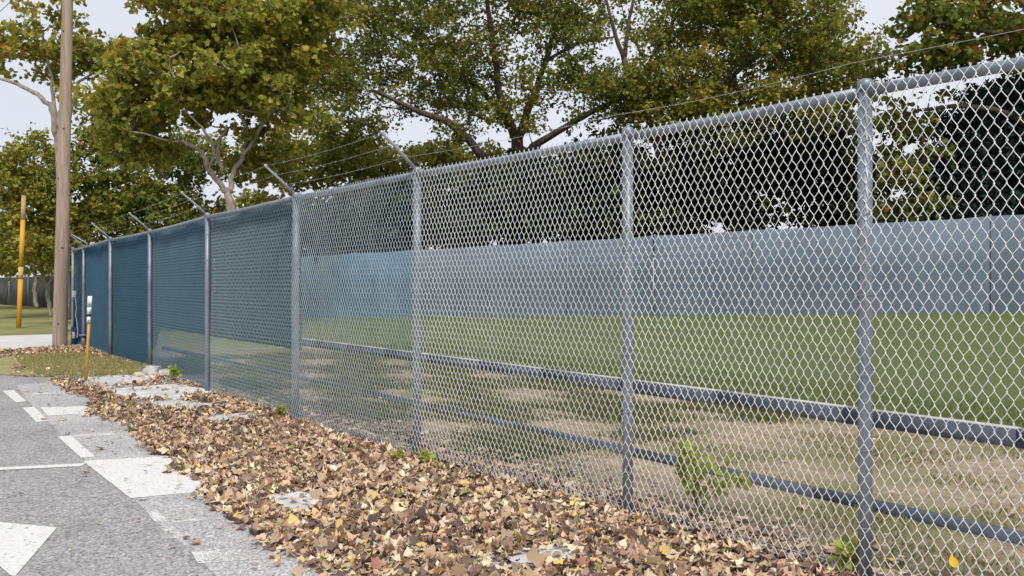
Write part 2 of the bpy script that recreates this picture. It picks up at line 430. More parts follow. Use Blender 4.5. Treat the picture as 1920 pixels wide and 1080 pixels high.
# field rising to the right, up to the screened wall
WL, WR = np.array([-16.0, 37.6, -.05]), np.array([22.0, 15.2, 1.05])
def wall_pt(t):
    p = WL + (WR-WL)*t
    return p
nu, nt_ = 40, 14
vv = []
for j in range(nt_+1):
    t = j/nt_*1.0
    for i in range(nu+1):
        u = i/nu
        b0 = behind(34*(1-u) - 9*u, K1+.10); b0 = np.array([b0[0], b0[1], .160])
        w = wall_pt(u); st = t*t*(3-2*t)
        p = b0 + (w-b0)*t; p[2] = b0[2] + (w[2]-b0[2])*st
        vv.append(p)
for j in range(1, 4):
    for i in range(nu+1):
        w = wall_pt(i/nu); vv.append([w[0] + 6*j, w[1] + 10*j, w[2]])
vv = np.array(vv)
ii = np.arange(nu)
qq = np.concatenate([np.stack([j*(nu+1)+ii, (j+1)*(nu+1)+ii, (j+1)*(nu+1)+ii+1, j*(nu+1)+ii+1], 1) for j in range(nt_+3)])
field = link('sports_field', np_mesh('sports_field', vv, qq[:, ::-1], M['field'], True))
tag(field, 'smooth mown green field behind the chain link fence', 'field', kind='structure')

# ------------------------------------------------------------------ screened fence at the far side of the field
wall = empty('screened_fence', tuple(wall_pt(.5)))
npan = 15
wd = (WR-WL)/np.linalg.norm(WR-WL)
wn_ = np.array([-wd[1], wd[0], 0]); wn_ /= np.linalg.norm(wn_)
for i in range(npan):
    a, b_ = wall_pt(i/npan), wall_pt((i+1)/npan)
    c0 = wall_pt(.5)
    m_ = 9; v = []
    for k in range(m_):
        f = k/(m_-1); p = a + (b_-a)*(.004+.992*f) - c0
        sag = -.05*math.sin(f*math.pi) + rng.uniform(-.012, .012)
        off = wn_*(.035*math.sin(f*9+i*2) + .02*math.sin(f*23+i))
        v += [p + off + [0, 0, -.05], p + off + [0, 0, 1.2], p + off + [0, 0, 2.40 + sag*.6]]
        v += [p + off + wn_*.015 + [0, 0, -.05], p + off + wn_*.015 + [0, 0, 1.2], p + off + wn_*.015 + [0, 0, 2.40 + sag*.6]]
    q = []
    for k in range(m_-1):
        o = k*6
        q += [[o, o+6, o+7, o+1], [o+1, o+7, o+8, o+2], [o+3, o+4, o+10, o+9], [o+4, o+5, o+11, o+10], [o+2, o+8, o+11, o+5]]
    MB().add(v, q).build('screen_panel', M['wall_screen' if i > 4 else 'wall_screen_blue'], wall)
    pa = a - c0 + wn_*.07
    MB().tube([pa + [0, 0, -.1], pa + [0, 0, 2.44]], .03, 8).build('post', M['steel'], wall)
tag(wall, 'long grey blue screened fence across the far side of the field', 'fence')

# far dark fence at the left, and wheel stops
ffence = empty('dark_screened_fence', (-38, 64, 0))
A, B = np.array([-60., 88.]), np.array([-24., 50.])
for i in range(10):
    a, b_ = A + (B-A)*i/10 - [-38, 64], A + (B-A)*(i+.97)/10 - [-38, 64]
    e = np.array([.02, .02])
    v = [(*a, -.05), (*b_, -.05), (*(b_+e), -.05), (*(a+e), -.05), (*a, 2.1), (*b_, 2.1), (*(b_+e), 2.1), (*(a+e), 2.1)]
    MB().add(v, [[0,3,2,1],[4,5,6,7],[0,1,5,4],[1,2,6,5],[2,3,7,6],[3,0,4,7]]).build('screen_panel', M['far_screen'], ffence)
    MB().tube([(*(b_+[.05, -.05]), -.1), (*(b_+[.05, -.05]), 2.2)], .04, 6).build('post', M['steel'], ffence)
tag(ffence, 'dark grey screened fence in the shade beyond the left lawn', 'fence')
for k, (xa, xb) in enumerate([(-12, 10), (13, 24), (27, 46)]):
    p0, p1 = np.array(G(xa, 570)), np.array(G(xb, 570))
    o = MB()
    v = [(p0[0], p0[1], -.02), (p1[0], p1[1], -.02), (p1[0], p1[1]+.3, -.02), (p0[0], p0[1]+.3, -.02), (p0[0], p0[1]+.06, .16), (p1[0], p1[1]+.06, .16), (p1[0], p1[1]+.24, .16), (p0[0], p0[1]+.24, .16)]
    o.add(np.array(v)-[*p0[:2], 0], [[0,3,2,1],[4,5,6,7],[0,1,5,4],[1,2,6,5],[2,3,7,6],[3,0,4,7]])
    ob = o.build('wheel_stop', M['white'], loc=(p0[0], p0[1], 0))
    tag(ob, ['white kerb block beyond the lawn, leftmost of three at the picture edge', 'white kerb block beyond the lawn, the short middle one', 'white kerb block beyond the lawn, closest to the dark fence end'][k], 'kerb block', 'white kerb blocks beyond the lawn')

# ------------------------------------------------------------------ chain link fence
fence = empty('chain_link_fence', (*FP[2], 0))
tag(fence, 'tall galvanised chain link fence running along the leaf strewn lot', 'fence')
f0 = np.array([*FP[2], 0])
H = 2.4
# posts
NP = len(FP)
ARM_OUT, ARM_UP = .33, .27
def seg_dir(i):
    i = min(max(i, 0), len(SEG)-1)
    d = (FP[i+1]-FP[i])/SEG[i]; return d, np.array([d[1], -d[0]])
for i in range(NP):
    p = np.array([*FP[i], 0]) - f0
    r = .033 if i != NP-1 else .038
    post = MB().tube([p + [0, 0, -.1], p + [0, 0, .6], p + [0, 0, 1.4], p + [0, 0, H-.03]], r, 16).build('post', M['steel'], fence, True)
    MB().tube([p + [0, 0, H-.055], p + [0, 0, H-.012], p + [0, 0, H-.002], p + [0, 0, H+.003]], [r+.004, r+.004, r-.004, r*.5], 16).build('post_cap', M['steel'], post, True)
    d, nn = seg_dir(min(i, NP-2))
    if i == 0 or i >= 4:
        tip = p + np.array([*(-nn*ARM_OUT), H+ARM_UP-.02])
        b0 = p + np.array([0, 0, H-.03])
        arm = MB().tube([b0, b0*.5+tip*.5 + [0, 0, .006], tip, tip + [*(-nn*.012), .02]], [.017, .014, .012, .006], 8)
        for f in (.33, .66, .97):
            c = b0 + (tip-b0)*f
            arm.tube([c + [0, 0, -.012], c + [0, 0, .03]], .008, 6)
        arm.build('barbed_wire_arm', M['barb'], post, True)
    if i == NP-2:
        MB().tube([p + [0, 0, 0], p + [0, 0, .24]], .05, 10).tube([p + [0, 0, .235], p + [0, 0, .26]], .11, 10).build('sleeve', M['steel'], post, True)
# extra arm past the second last post
pe = np.array([*fence_at(ARC[-2]-.55), 0]) - f0
d, nn = seg_dir(NP-2)
b0 = pe + np.array([0, 0, H-.08]); tip = b0 + np.array([*(-nn*ARM_OUT), ARM_UP+.03])
MB().tube([b0, b0 + [0, 0, .1], tip], [.016, .014, .011], 8).build('barbed_wire_arm', M['barb'], fence, True)

# rails, mesh, screens, per bay
RAILZ = H-.057
C, HB = .025, .0435                          # half diamond width, half diamond height
def bay_mesh(i):
    s0, s1 = ARC[i], ARC[i+1]
    near = i <= 4
    d, nn = seg_dir(i)
    k0, k1 = math.ceil(s0/C), math.ceil(s1/C)
    ks = np.arange(k0, k1)
    nz = int((H + .03 - .015)/HB)//2*2 
    zs = .015 + np.arange(nz+1)*HB + (0.0)
    # node offset: wire k alternates between k*C and (k+1)*C, parity by k
    j = np.arange(nz+1)
    par = (ks[:, None] + j[None, :]) % 2
    wob = rng.normal(0, .0012, (len(ks), nz+1)); zw = rng.normal(0, .0012, (len(ks), nz+1))
    ph = ks[:, None]*C
    big = .006*np.sin(ph*2.1 + zs[None, :]*1.7) + .005*np.sin(ph*5.3 - zs[None, :]*3.1)   # slack of the fabric, out of plane
    s = (ks[:, None] + par)*C + np.where(par > 0, .0016, -.0016) + wob
    z = np.broadcast_to(zs[None, :], s.shape) + zw
    o = np.zeros_like(s) + big
    if near:
        # rounded bends: two inner points per half diamond, front for one slant, back for the other
        right = par[:, 1:] > par[:, :-1]
        bow = np.where(right, .0042, -.0042)
        S = np.empty((len(ks), 3*nz+1)); Z = S.copy(); O = S.copy()
        S[:, ::3], Z[:, ::3], O[:, ::3] = s, z, o
        for c_, ts, tz in ((1, .13, .20), (2, .87, .80)):
            S[:, c_::3] = s[:, :-1] + (s[:, 1:]-s[:, :-1])*ts
            Z[:, c_::3] = z[:, :-1] + (z[:, 1:]-z[:, :-1])*tz
            O[:, c_::3] = o[:, :-1] + (o[:, 1:]-o[:, :-1])*tz + bow
    else:
        S, Z, O = s, z, o
    # twisted tip above the rail
    S = np.concatenate([S, S[:, -1:]], 1); Z = np.concatenate([Z, Z[:, -1:]+.008], 1); O = np.concatenate([O, O[:, -1:]], 1)
    K, P = S.shape
    rr = .0024 if i <= 2 else .0024 if i <= 3 else .0026 if i <= 4 else .0027
    ns = 4 if i <= 3 else 3
    th = np.linspace(0, 2*np.pi, ns, endpoint=False) + .4
    off = O + (-(.033+.010) if i < 5 else .042)
    S4 = S[:, :, None] + rr*1.12*np.cos(th); O4 = off[:, :, None] + rr*np.sin(th)
    base = FP[i] - f0[:2]
    X = base[0] + d[0]*(S4-s0) + nn[0]*O4
    Y = base[1] + d[1]*(S4-s0) + nn[1]*O4
    V = np.stack([X, Y, np.broadcast_to(Z[:, :, None], X.shape)], -1).reshape(-1, 3)
    a = (np.arange(K)[:, None, None]*P + np.arange(P-1)[None, :, None])*ns
    kk = np.arange(ns)[None, None, :]
    q = np.stack([a+kk, a+(kk+1) % ns, a+ns+(kk+1) % ns, a+ns+kk], -1).reshape(-1, 4)
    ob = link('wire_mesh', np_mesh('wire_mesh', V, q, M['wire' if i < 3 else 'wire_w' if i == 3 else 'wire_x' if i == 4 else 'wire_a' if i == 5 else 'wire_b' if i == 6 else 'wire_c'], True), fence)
    tag(ob, kind='stuff')
for i in range(1, NP-1):
    a, b_ = np.array([*FP[i], RAILZ]) - f0, np.array([*FP[i+1], RAILZ]) - f0
    if i <= 4 or True:
        MB().tube([a + (b_-a)*.004, a + (b_-a)*.25 + [0, 0, -.004], a + (b_-a)*.5 + [0, 0, -.007], a + (b_-a)*.75 + [0, 0, -.004], b_ - (b_-a)*.004], .027, 12).build('top_rail', M['steel'], fence, True)
    bay_mesh(i)
    d, nn = seg_dir(i)
    for zt in (.25, .62, .98, 1.36, 1.75, 2.1):                 # tie wires round the post and the mesh
        c = np.array([*FP[i], zt]) - f0
        th_ = np.linspace(0, 2*np.pi, 11)
        ring = [c + np.array([*(d*math.cos(t_)*.037 + nn*(math.sin(t_)*.042 - .006)), .012*math.sin(t_*.5)]) for t_ in th_]
        MB().tube(ring, .0022, 4).build('tie_wire', M['barb'], fence)
    mid = (a+b_)/2; mid[2] = 0
    # bottom tension wire
    MB().tube([a - [0, 0, RAILZ-.05], b_ - [0, 0, RAILZ-.05]], .003, 5).build('tension_wire', M['barb'], fence)
    if i >= 5:                                # blue privacy fabric behind the mesh
        d, nn = seg_dir(i)
        L = SEG[i]; nx, nzz = max(4, int(L/.18)), 14
        zlo = .73 if i in (5, 6) else .03
        v = []
        for jz in range(nzz+1):
            for jx in range(nx+1):
                f = jx/nx; s = L*(-.003+1.006*f) if i > 5 else L*(.022+.981*f)
                zl = zlo
                if i == 6: zl = .73 if f < .90 else .73 - (f-.9)*3.5
                if i == 7: zl = .40*max(0, 1-f*4)+.03
                z = zl + (RAILZ+.0-zl)*jz/nzz
                if jz == 0: z += rng.uniform(-.012, .012)
                off = .085 + .018*math.sin(f*7+i+z*1.3) + .011*math.sin(f*19+z*3+i) + .006*math.sin(f*41-z*5) + rng.uniform(-.002, .002)
                p = FP[i] - f0[:2] + d*s + nn*off
                v.append((p[0], p[1], z))
        g = np.arange(nx)
        q = np.concatenate([np.stack([jz*(nx+1)+g, jz*(nx+1)+g+1, (jz+1)*(nx+1)+g+1, (jz+1)*(nx+1)+g], 1) for jz in range(nzz)])
        sc = MB().add(v, q).build('privacy_screen', M['screen' if i > 5 else 'screen_grey'], fence, True)
        md = sc.modifiers.new('thickness', 'SOLIDIFY'); md.thickness = .003
# barbed wires
for f in (.33, .66, .97):
    mb = MB(); pts = []
    for i in range(4 if f > .5 else 0, NP):
        d, nn = seg_dir(min(i, NP-2))
        p = np.array([*(FP[i] - nn*ARM_OUT*f), H-.03 + (ARM_UP+.01)*f + .012]) - f0
        if i in (1, 2, 3): p[2] -= .012
        pts.append(p)
    full = []
    for a, b_ in zip(pts[:-1], pts[1:]):
        for k in range(8):
            t = k/8; q_ = a + (b_-a)*t; q_[2] -= .02*math.sin(math.pi*t); full.append(q_)
    full.append(pts[-1]); full = np.array(full)
    mb.tube(full, .0011, 4)
    for a, b_ in zip(full[:-1], full[1:]):
        L = np.linalg.norm(b_-a); n = max(1, int(L/.2))
        for k in range(n):
            c = a + (b_-a)*(k+.5)/n
            for _ in range(2):
                e = rng.normal(0, 1, 3); e /= np.linalg.norm(e)
                mb.tube([c - e*.014, c + e*.014], .0011, 3, cap=False)
    mb.build('barbed_wire', M['line_wire'], fence)

# ------------------------------------------------------------------ leaves
def leaf_template(kind):
    """outline fan about a midrib; returns verts (n,3), tris"""
    if kind == 'maple':
        o = np.array([(0, 0), (.20, .06), (.46, .10), (.34, .30), (.56, .50), (.28, .58), (.16, .80), (0, 1.0),
                      (-.16, .80), (-.28, .58), (-.56, .50), (-.34, .30), (-.46, .10), (-.20, .06)])
    elif kind == 'ovate':
        o = np.array([(0, 0), (.26, .16), (.36, .42), (.22, .75), (0, 1.0), (-.22, .75), (-.36, .42), (-.26, .16)])
    elif kind == 'small':
        o = np.array([(0, 0), (.34, .38), (.10, .62), (0, 1.0), (-.16, .66), (-.34, .42)])
    elif kind == 'spray': o = None
    elif kind == 'shard':
        o = np.array([(0, 0), (.30, .08), (.52, .36), (.28, .52), (.14, .86), (-.04, 1.0), (-.22, .70), (-.48, .52), (-.40, .18)])
    if kind == 'spray':
        v = np.array([(0, -.4, 0), (.30, .02, .03), (.03, .6, 0), (-.26, .06, -.03)])
        return v, np.array([(0, 1, 2), (0, 2, 3)])
    n = len(o)
    v = np.zeros((n+1, 3)); v[:n, :2] = o; v[n, :2] = (0, .42)
    t = np.array([(n, i, (i+1) % n) for i in range(n)])
    v[:, 1] -= .4
    return v, t

def scatter(pos, size, tilt_n, spin, kind, curl=None, bend=None):
    """many leaves as arrays: pos (N,3), size (N), tilt_n normals (N,3), spin (N)"""
    tv, tt = leaf_template(kind)
    N, m = len(pos), len(tv)
    n = tilt_n/np.linalg.norm(tilt_n, axis=1)[:, None]
    ref = np.where(np.abs(n[:, 2:3]) < .95, np.array([[0, 0, 1.]]), np.array([[1., 0, 0]]))
    a = np.cross(ref, n); a /= np.linalg.norm(a, axis=1)[:, None]
    b = np.cross(n, a)
    ca, sa = np.cos(spin)[:, None], np.sin(spin)[:, None]
    ax, bx = a*ca + b*sa, -a*sa + b*ca
    curl = np.zeros(N) if curl is None else curl
    bend = np.zeros(N) if bend is None else bend
    zx = curl[:, None]*(tv[None, :, 0]**2)*2.2 + bend[:, None]*(tv[None, :, 1]**2)*1.6
    V = pos[:, None, :] + size[:, None, None]*(tv[None, :, 0:1]*ax[:, None, :] + tv[None, :, 1:2]*bx[:, None, :] + zx[:, :, None]*n[:, None, :])
    T = (np.arange(N)*m)[:, None, None] + tt[None]
    return V.reshape(-1, 3), T.reshape(-1, 3), m

def pick(pal, w, N, jit=.18):
    pal = np.array(pal); w = np.array(w, float); w /= w.sum()
    c = pal[rng.choice(len(pal), N, p=w)]
    return np.clip(c*(1 + rng.uniform(-jit, jit, (N, 1))) * (1 + rng.uniform(-.07, .07, (N, 3))), .003, .95)

# ------------------------------------------------------------------ trees
GREEN, OLIVE, YEL, RED, DARK, LIME = (.145, .185, .030), (.25, .25, .038), (.48, .37, .055), (.42, .18, .04), (.075, .10, .022), (.36, .37, .065)
def E(x, y, Y, rx, ry, dm):
    return (W(x, y, Y), np.array([rx*Y/F, dm, ry*Y/F]))
def limb_img(pts, Y, depth=0.0):
    n = len(pts)
    return [(*W(x, y, Y + depth*i/(n-1)), r) for i, (x, y, r) in enumerate(pts)]
def smooth_path(P, n=4):
    P = np.asarray(P, float); out = []
    for i in range(len(P)-1):
        p0, p1, p2, p3 = P[max(i-1, 0)], P[i], P[i+1], P[min(i+2, len(P)-1)]
        for k in range(n):
            t = k/n
            out.append(.5*((2*p1) + (-p0+p2)*t + (2*p0-5*p1+4*p2-p3)*t*t + (-p0+3*p1-3*p2+p3)*t**3))
    out.append(P[-1]); return np.array(out)

def tree(name, label, limbs, ells, nclump, per, size, pal, wts, bark, cr=(.55, 1.1), kind='small', cat='tree', group=None, shell=.45, flat=.6, twig_r=.022, up=.6, keep=None):
    trunk = smooth_path(limbs[0])
    base = np.array([trunk[0][0], trunk[0][1], 0.0])
    root = empty(name, tuple(base)); tag(root, label, cat, group)
    sk = []
    for li, lm in enumerate(limbs):
        P = smooth_path(lm); P[1:-1, :3] += rng.normal(0, .025, (len(P)-2, 3))
        MB().tube(P[:, :3]-base, P[:, 3], 10 if li == 0 else 8, wob=.07).build('trunk' if li == 0 else 'limb', bark, root, True)
        st = len(P)//3 if li == 0 else 1
        sk.append(P[st:, :3])
    sk = np.concatenate(sk)
    # clumps
    vol = np.array([np.prod(e[1]) for e in ells])**(2/3); vol /= vol.sum()
    which = rng.choice(len(ells), nclump, p=vol)
    dirs = rng.normal(0, 1, (nclump, 3)); dirs /= np.linalg.norm(dirs, axis=1)[:, None]
    rad = rng.uniform(0, 1, nclump)**shell
    cen = np.array([ells[w][0] for w in which]) + dirs*rad[:, None]*np.array([ells[w][1] for w in which])
    cen[:, 2] = np.maximum(cen[:, 2], .5)
    if keep is not None: cen = cen[[keep(c) for c in cen]]
    order = np.argsort([np.min(np.linalg.norm(sk-c, axis=1)) for c in cen]); cen = cen[order]
    tw = MB()
    allp, alln, alls = [], [], []
    for c in cen:
        dd = np.linalg.norm(sk-c, axis=1) + np.maximum(0, sk[:, 2]-c[2])*1.2
        a = sk[np.argmin(dd)]
        L = np.linalg.norm(c-a)
        if L > .15:
            mid = a*.5+c*.5 + rng.normal(0, .07*L, 3) + [0, 0, -.05*L]
            P = smooth_path([a, mid, c], 3)
            r0 = twig_r*(1 + .5*min(L, 3))
            tw.tube(P, np.linspace(r0, twig_r*.4, len(P)), 4, cap=False)
            sk = np.concatenate([sk, P[2:]])
        r = rng.uniform(*cr)
        n = max(3, int(per*(r/np.mean(cr))**2*rng.uniform(.7, 1.3)))
        # sprays: leaves gathered along a few shoots inside the clump
        ns = max(3, n//9)
        sd = rng.normal(0, 1, (ns, 3)); sd[:, 2] = sd[:, 2]*flat + .1
        sd /= np.linalg.norm(sd, axis=1)[:, None]
        w = rng.integers(0, ns, n)
        t = rng.uniform(.15, 1, n)**.6
        p = c + sd[w]*(t*r)[:, None]*np.array([1, 1, flat]) + rng.normal(0, .09*r + .03, (n, 3))
        nn = rng.normal(0, .75, (n, 3)); nn[:, 2] += up; nn += sd[w]*.3
        allp.append(p); alln.append(nn)
        w2 = [0 if tuple(p_) == RED else w_ for p_, w_ in zip(pal, wts)]
        tint = pick(pal, w2, 1, .12)[0]
        cc = pick(pal, wts, n); mixf = rng.uniform(.2, .75, (n, 1))
        mixf[cc[:, 0] > cc[:, 1]*1.8] = 0
        alls.append(cc*(1-mixf)+tint*mixf)
    if tw.v:
        tg = tw; tg.v = [v-base for v in tg.v]
        tag(tg.build('twigs', bark, root, True), kind='stuff')
    p, nn, cc = np.concatenate(allp), np.concatenate(alln), np.concatenate(alls)
    N = len(p)
    V, T, m = scatter(p-base, size*rng.uniform(.65, 1.3, N), nn, rng.uniform(0, 6.28, N), kind, rng.uniform(-.3, .5, N), rng.uniform(-.5, .3, N))
    cr_ = link('crown', np_mesh('crown', V, T, M['leaf'], False, np.repeat(cc, m, 0)), root)
    tag(cr_, kind='stuff')
    return root

def leaf_n(): return 0
AUT = [GREEN, OLIVE, LIME, YEL, RED, DARK]
# big central maple
Y = 36.
tree('maple_tree', 'largest maple with dark forked trunk in the middle, rising behind the far screen',
     [limb_img([(962, 600, 0.394), (960, 480, 0.344), (965, 330, 0.295), (970, 250, 0.246)], Y)[:] ,
      limb_img([(969, 262, 0.213), (940, 190, 0.164), (928, 110, 0.131), (915, 20, 0.098), (905, -60, 0.057)], Y, -2),
      limb_img([(971, 262, 0.197), (1005, 165, 0.148), (1035, 70, 0.115), (1060, -40, 0.066)], Y, 2),
      limb_img([(962, 330, 0.230), (905, 295, 0.197), (868, 250, 0.164), (830, 225, 0.139), (775, 205, 0.098), (700, 170, 0.057)], Y, -2.5),
      limb_img([(966, 320, 0.197), (1000, 275, 0.164), (1060, 238, 0.139), (1130, 200, 0.107), (1210, 150, 0.057)], Y, -2.5),
      limb_img([(955, 240, 0.139), (905, 172, 0.115), (830, 120, 0.090), (740, 70, 0.057), (660, 30, 0.033)], Y, 2),
      limb_img([(1020, 120, 0.082), (1085, 80, 0.066), (1150, 70, 0.041)], Y, -1)],
     [E(690, 90, 36, 170, 150, 3.5), E(820, 20, 36, 200, 150, 4), E(1000, -30, 36, 180, 110, 4), E(640, 190, 35, 90, 90, 2.5), E(1080, 60, 35, 110, 120, 3), E(1170, 200, 34, 120, 65, 2.5), E(850, 150, 36, 130, 80, 3), E(600, 60, 37, 110, 110, 3), E(640, 265, 35, 100, 45, 2), E(900, 215, 35, 150, 60, 2), E(1060, 150, 35, 120, 60, 2)],
     500, 98, .19, AUT, [42, 26, 9, 4, 2.2, 18], M['bark_dark'], (.6, 1.15), 'small')
# right maple
Y = 32.
tree('maple_tree', 'broad maple with orange tinted leaves over the middle of the fence, right of the largest',
     [limb_img([(1262, 600, 0.196), (1250, 400, 0.174), (1225, 250, 0.141), (1170, 110, 0.109)], Y),
      limb_img([(1170, 112, 0.092), (1150, 50, 0.071), (1128, -30, 0.044)], Y, -.5),
      limb_img([(1170, 112, 0.092), (1180, 40, 0.065), (1195, -40, 0.044)], Y, .5),
      limb_img([(1230, 270, 0.109), (1330, 180, 0.087), (1430, 100, 0.060), (1520, 40, 0.033)], Y, -2),
      limb_img([(1195, 160, 0.065), (1240, 80, 0.054), (1300, -20, 0.033)], Y, 1)],
     [E(1330, 70, 32, 150, 120, 3.5), E(1480, 100, 31, 140, 110, 3), E(1420, -20, 32, 190, 90, 3.5), E(1570, 90, 31, 80, 70, 2), E(1260, 190, 32, 130, 75, 3), E(1400, 215, 31, 170, 65, 2.5), E(1540, 200, 31, 80, 60, 2)],
     460, 110, .18, AUT, [30, 32, 16, 9, 3, 8], M['bark_dark'], (.5, 1.0), 'small')
# left maple, pale branches
Y = 24.
tree('maple_tree', 'olive and yellow maple with bare pale grey branches behind the barbed wire',
     [limb_img([(440, 640, 0.156), (438, 480, 0.140), (434, 392, 0.121), (424, 352, 0.101)], Y),
      limb_img([(428, 362, 0.086), (395, 325, 0.078), (382, 290, 0.066), (350, 268, 0.047), (310, 262, 0.031), (270, 250, 0.020)], Y, -1),
      limb_img([(390, 320, 0.055), (402, 280, 0.043), (380, 240, 0.031), (340, 205, 0.023)], Y, -.8),
      limb_img([(432, 362, 0.086), (436, 325, 0.070), (458, 285, 0.058), (462, 240, 0.043), (450, 180, 0.027)], Y, .6),
      limb_img([(414, 325, 0.062), (410, 270, 0.047), (425, 235, 0.031)], Y, -.4),
      limb_img([(455, 290, 0.055), (500, 220, 0.047), (540, 130, 0.039), (560, 40, 0.027)], Y, 1.2),
      limb_img([(462, 240, 0.047), (420, 120, 0.039), (400, 20, 0.027), (395, -60, 0.016)], Y, .3)],
     [E(430, 60, 24, 140, 110, 2.3), E(330, 150, 24, 120, 90, 2.2), E(230, 190, 24, 75, 45, 1.4), E(500, 130, 24.5, 110, 130, 2.3), E(420, 160, 24, 150, 70, 2.2), E(270, 260, 24, 90, 55, 1.4), E(560, 40, 25, 90, 100, 2.2), E(500, 300, 25.5, 110, 60, 1.6), E(350, 20, 24, 75, 55, 1.6)],
     290, 70, .175, AUT, [16, 34, 32, 14, 2, 2], M['bark_grey'], (.4, .85), 'maple')
# slender tree behind the pole
Y = 27.
tree('slender_tree', 'slender sparse tree with pale crooked limbs directly behind the utility pole',
     [limb_img([(124, 600, .17), (120, 400, .15), (112, 290, .13), (104, 240, .12)], Y),
      limb_img([(106, 255, .11), (98, 205, .09), (70, 178, .07), (30, 158, .055), (-30, 140, .03)], Y, -.6),
      limb_img([(104, 235, .08), (118, 195, .07), (100, 150, .055), (60, 130, .04)], Y, .5),
      limb_img([(110, 240, .08), (100, 190, .06), (95, 140, .05), (80, 60, .03)], Y, -.3),
      limb_img([(120, 300, .07), (140, 170, .05), (180, 135, .035), (230, 110, .02)], Y, .3)],
     [E(60, 110, 27, 80, 40, 1.2), E(110, 80, 27, 70, 60, 1.3), E(170, 90, 27, 60, 45, 1.2), E(210, 85, 27, 60, 35, 1.0), E(10, 80, 27, 40, 40, 1.0), E(90, 5, 27, 50, 25, 1)],
     70, 40, .17, AUT, [18, 34, 26, 16, 1.5, 2], M['bark_grey'], (.4, .75), 'maple', flat=.5)
# left dense trees
Y = 40.
tree('dense_tree', 'dense olive tree with thin pale trunk left of the utility pole',
     [limb_img([(93, 595, .10), (90, 560, .09), (86, 530, .085), (70, 470, .08), (60, 380, .07)], Y),
      limb_img([(87, 540, .06), (98, 515, .05), (92, 490, .04)], Y)],
     [E(70, 330, 40, 80, 80, 2.5), E(30, 400, 39, 70, 90, 2.5), E(95, 420, 40, 60, 70, 2.2), E(20, 480, 38, 60, 40, 2)],
     120, 75, .26, AUT, [18, 36, 32, 12, .4, 2], M['bark_grey'], (.6, 1.1), 'small')
tree('dense_tree', 'tall dark olive tree at the left picture edge behind the amber pole',
     [limb_img([(68, 577, .13), (64, 545, .12), (66, 520, .11), (50, 450, .10), (30, 350, .08)], 54.)],
     [E(-20, 400, 54, 80, 120, 4), E(30, 450, 54, 90, 60, 4), E(130, 480, 56, 80, 50, 3)],
     90, 70, .36, AUT, [24, 36, 26, 10, .4, 4], M['bark_grey'], (.9, 1.6), 'small')
tree('bare_stem_tree', 'thin leaning stem at the back of the shaded left lawn',
     [limb_img([(56, 567, .10), (50, 535, .09), (40, 480, .07)], 66.)],
     [E(40, 470, 66, 70, 40, 3)], 25, 60, .42, AUT, [44, 20, 6, 3, 1, 26], M['bark_grey'], (.9, 1.6), 'small')
# trees behind the blue screened bays
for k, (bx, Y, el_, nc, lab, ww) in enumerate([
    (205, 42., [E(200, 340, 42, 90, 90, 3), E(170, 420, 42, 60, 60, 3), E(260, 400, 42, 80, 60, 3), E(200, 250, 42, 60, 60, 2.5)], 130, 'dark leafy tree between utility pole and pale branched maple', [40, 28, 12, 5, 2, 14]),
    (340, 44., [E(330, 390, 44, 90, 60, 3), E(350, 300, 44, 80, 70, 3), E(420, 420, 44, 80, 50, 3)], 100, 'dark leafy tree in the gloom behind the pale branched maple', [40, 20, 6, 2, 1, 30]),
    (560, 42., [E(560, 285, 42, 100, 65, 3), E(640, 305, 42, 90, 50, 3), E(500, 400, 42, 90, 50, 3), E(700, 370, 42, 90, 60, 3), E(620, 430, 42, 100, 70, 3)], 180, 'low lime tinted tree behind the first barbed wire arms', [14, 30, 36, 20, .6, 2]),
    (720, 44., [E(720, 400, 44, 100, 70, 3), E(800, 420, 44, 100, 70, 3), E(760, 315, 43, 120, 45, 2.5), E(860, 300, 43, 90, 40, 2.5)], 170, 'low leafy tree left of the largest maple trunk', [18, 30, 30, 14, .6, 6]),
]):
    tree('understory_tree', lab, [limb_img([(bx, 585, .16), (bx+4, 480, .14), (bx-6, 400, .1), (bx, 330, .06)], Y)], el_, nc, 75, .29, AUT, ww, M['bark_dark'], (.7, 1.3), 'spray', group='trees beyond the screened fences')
# shrub row seen through the mesh, understory shade put into its dark leaf colours
for k, (bx, Y, el_, nc, lab) in enumerate([
    (900, 33., [E(880, 390, 33, 110, 75, 2), E(960, 420, 33, 100, 70, 2), E(980, 350, 33, 100, 55, 2), E(800, 410, 34, 110, 65, 2)], 150, 'dark shrubby tree under the largest maple, seen through mesh'),
    (690, 34., [E(640, 430, 34, 100, 60, 1.8), E(740, 425, 34, 100, 65, 1.8), E(600, 450, 34, 80, 45, 1.6)], 130, 'dark shrubby tree seen through the bay right of the blue screens'),
    (1080, 32., [E(1060, 390, 32, 110, 80, 2), E(1130, 330, 32, 110, 65, 2), E(1130, 410, 32, 100, 70, 2)], 150, 'dark shrubby tree seen through the second mesh bay from the right'),
    (1290, 33., [E(1250, 360, 33, 110, 95, 2), E(1340, 320, 33, 120, 80, 2), E(1390, 390, 33, 70, 45, 1.5), E(1230, 430, 33, 90, 50, 1.5)], 170, 'dark shrubby tree left of the bright gaps above the far screen'),
    (1590, 35., [E(1560, 330, 35, 100, 100, 2.5), E(1460, 290, 35, 110, 60, 2.5), E(1590, 420, 35, 70, 50, 2), E(1620, 360, 35, 60, 80, 2), E(1480, 315, 35, 80, 35, 2)], 165, 'dark shrubby tree right of the bright gaps above the far screen'),
]):
    tree('dark_shrub_tree', lab, [limb_img([(bx, 590, .14), (bx+4, 480, .12), (bx-6, 400, .1), (bx, 330, .06)], Y)], el_, nc, 85, .30, [(.034, .042, .015), (.022, .030, .011), (.14, .14, .024), (.07, .09, .018)], [46, 36, 6, 12], M['bark_dark'], (.55, 1.05), 'spray', group='dark trees seen through the mesh')
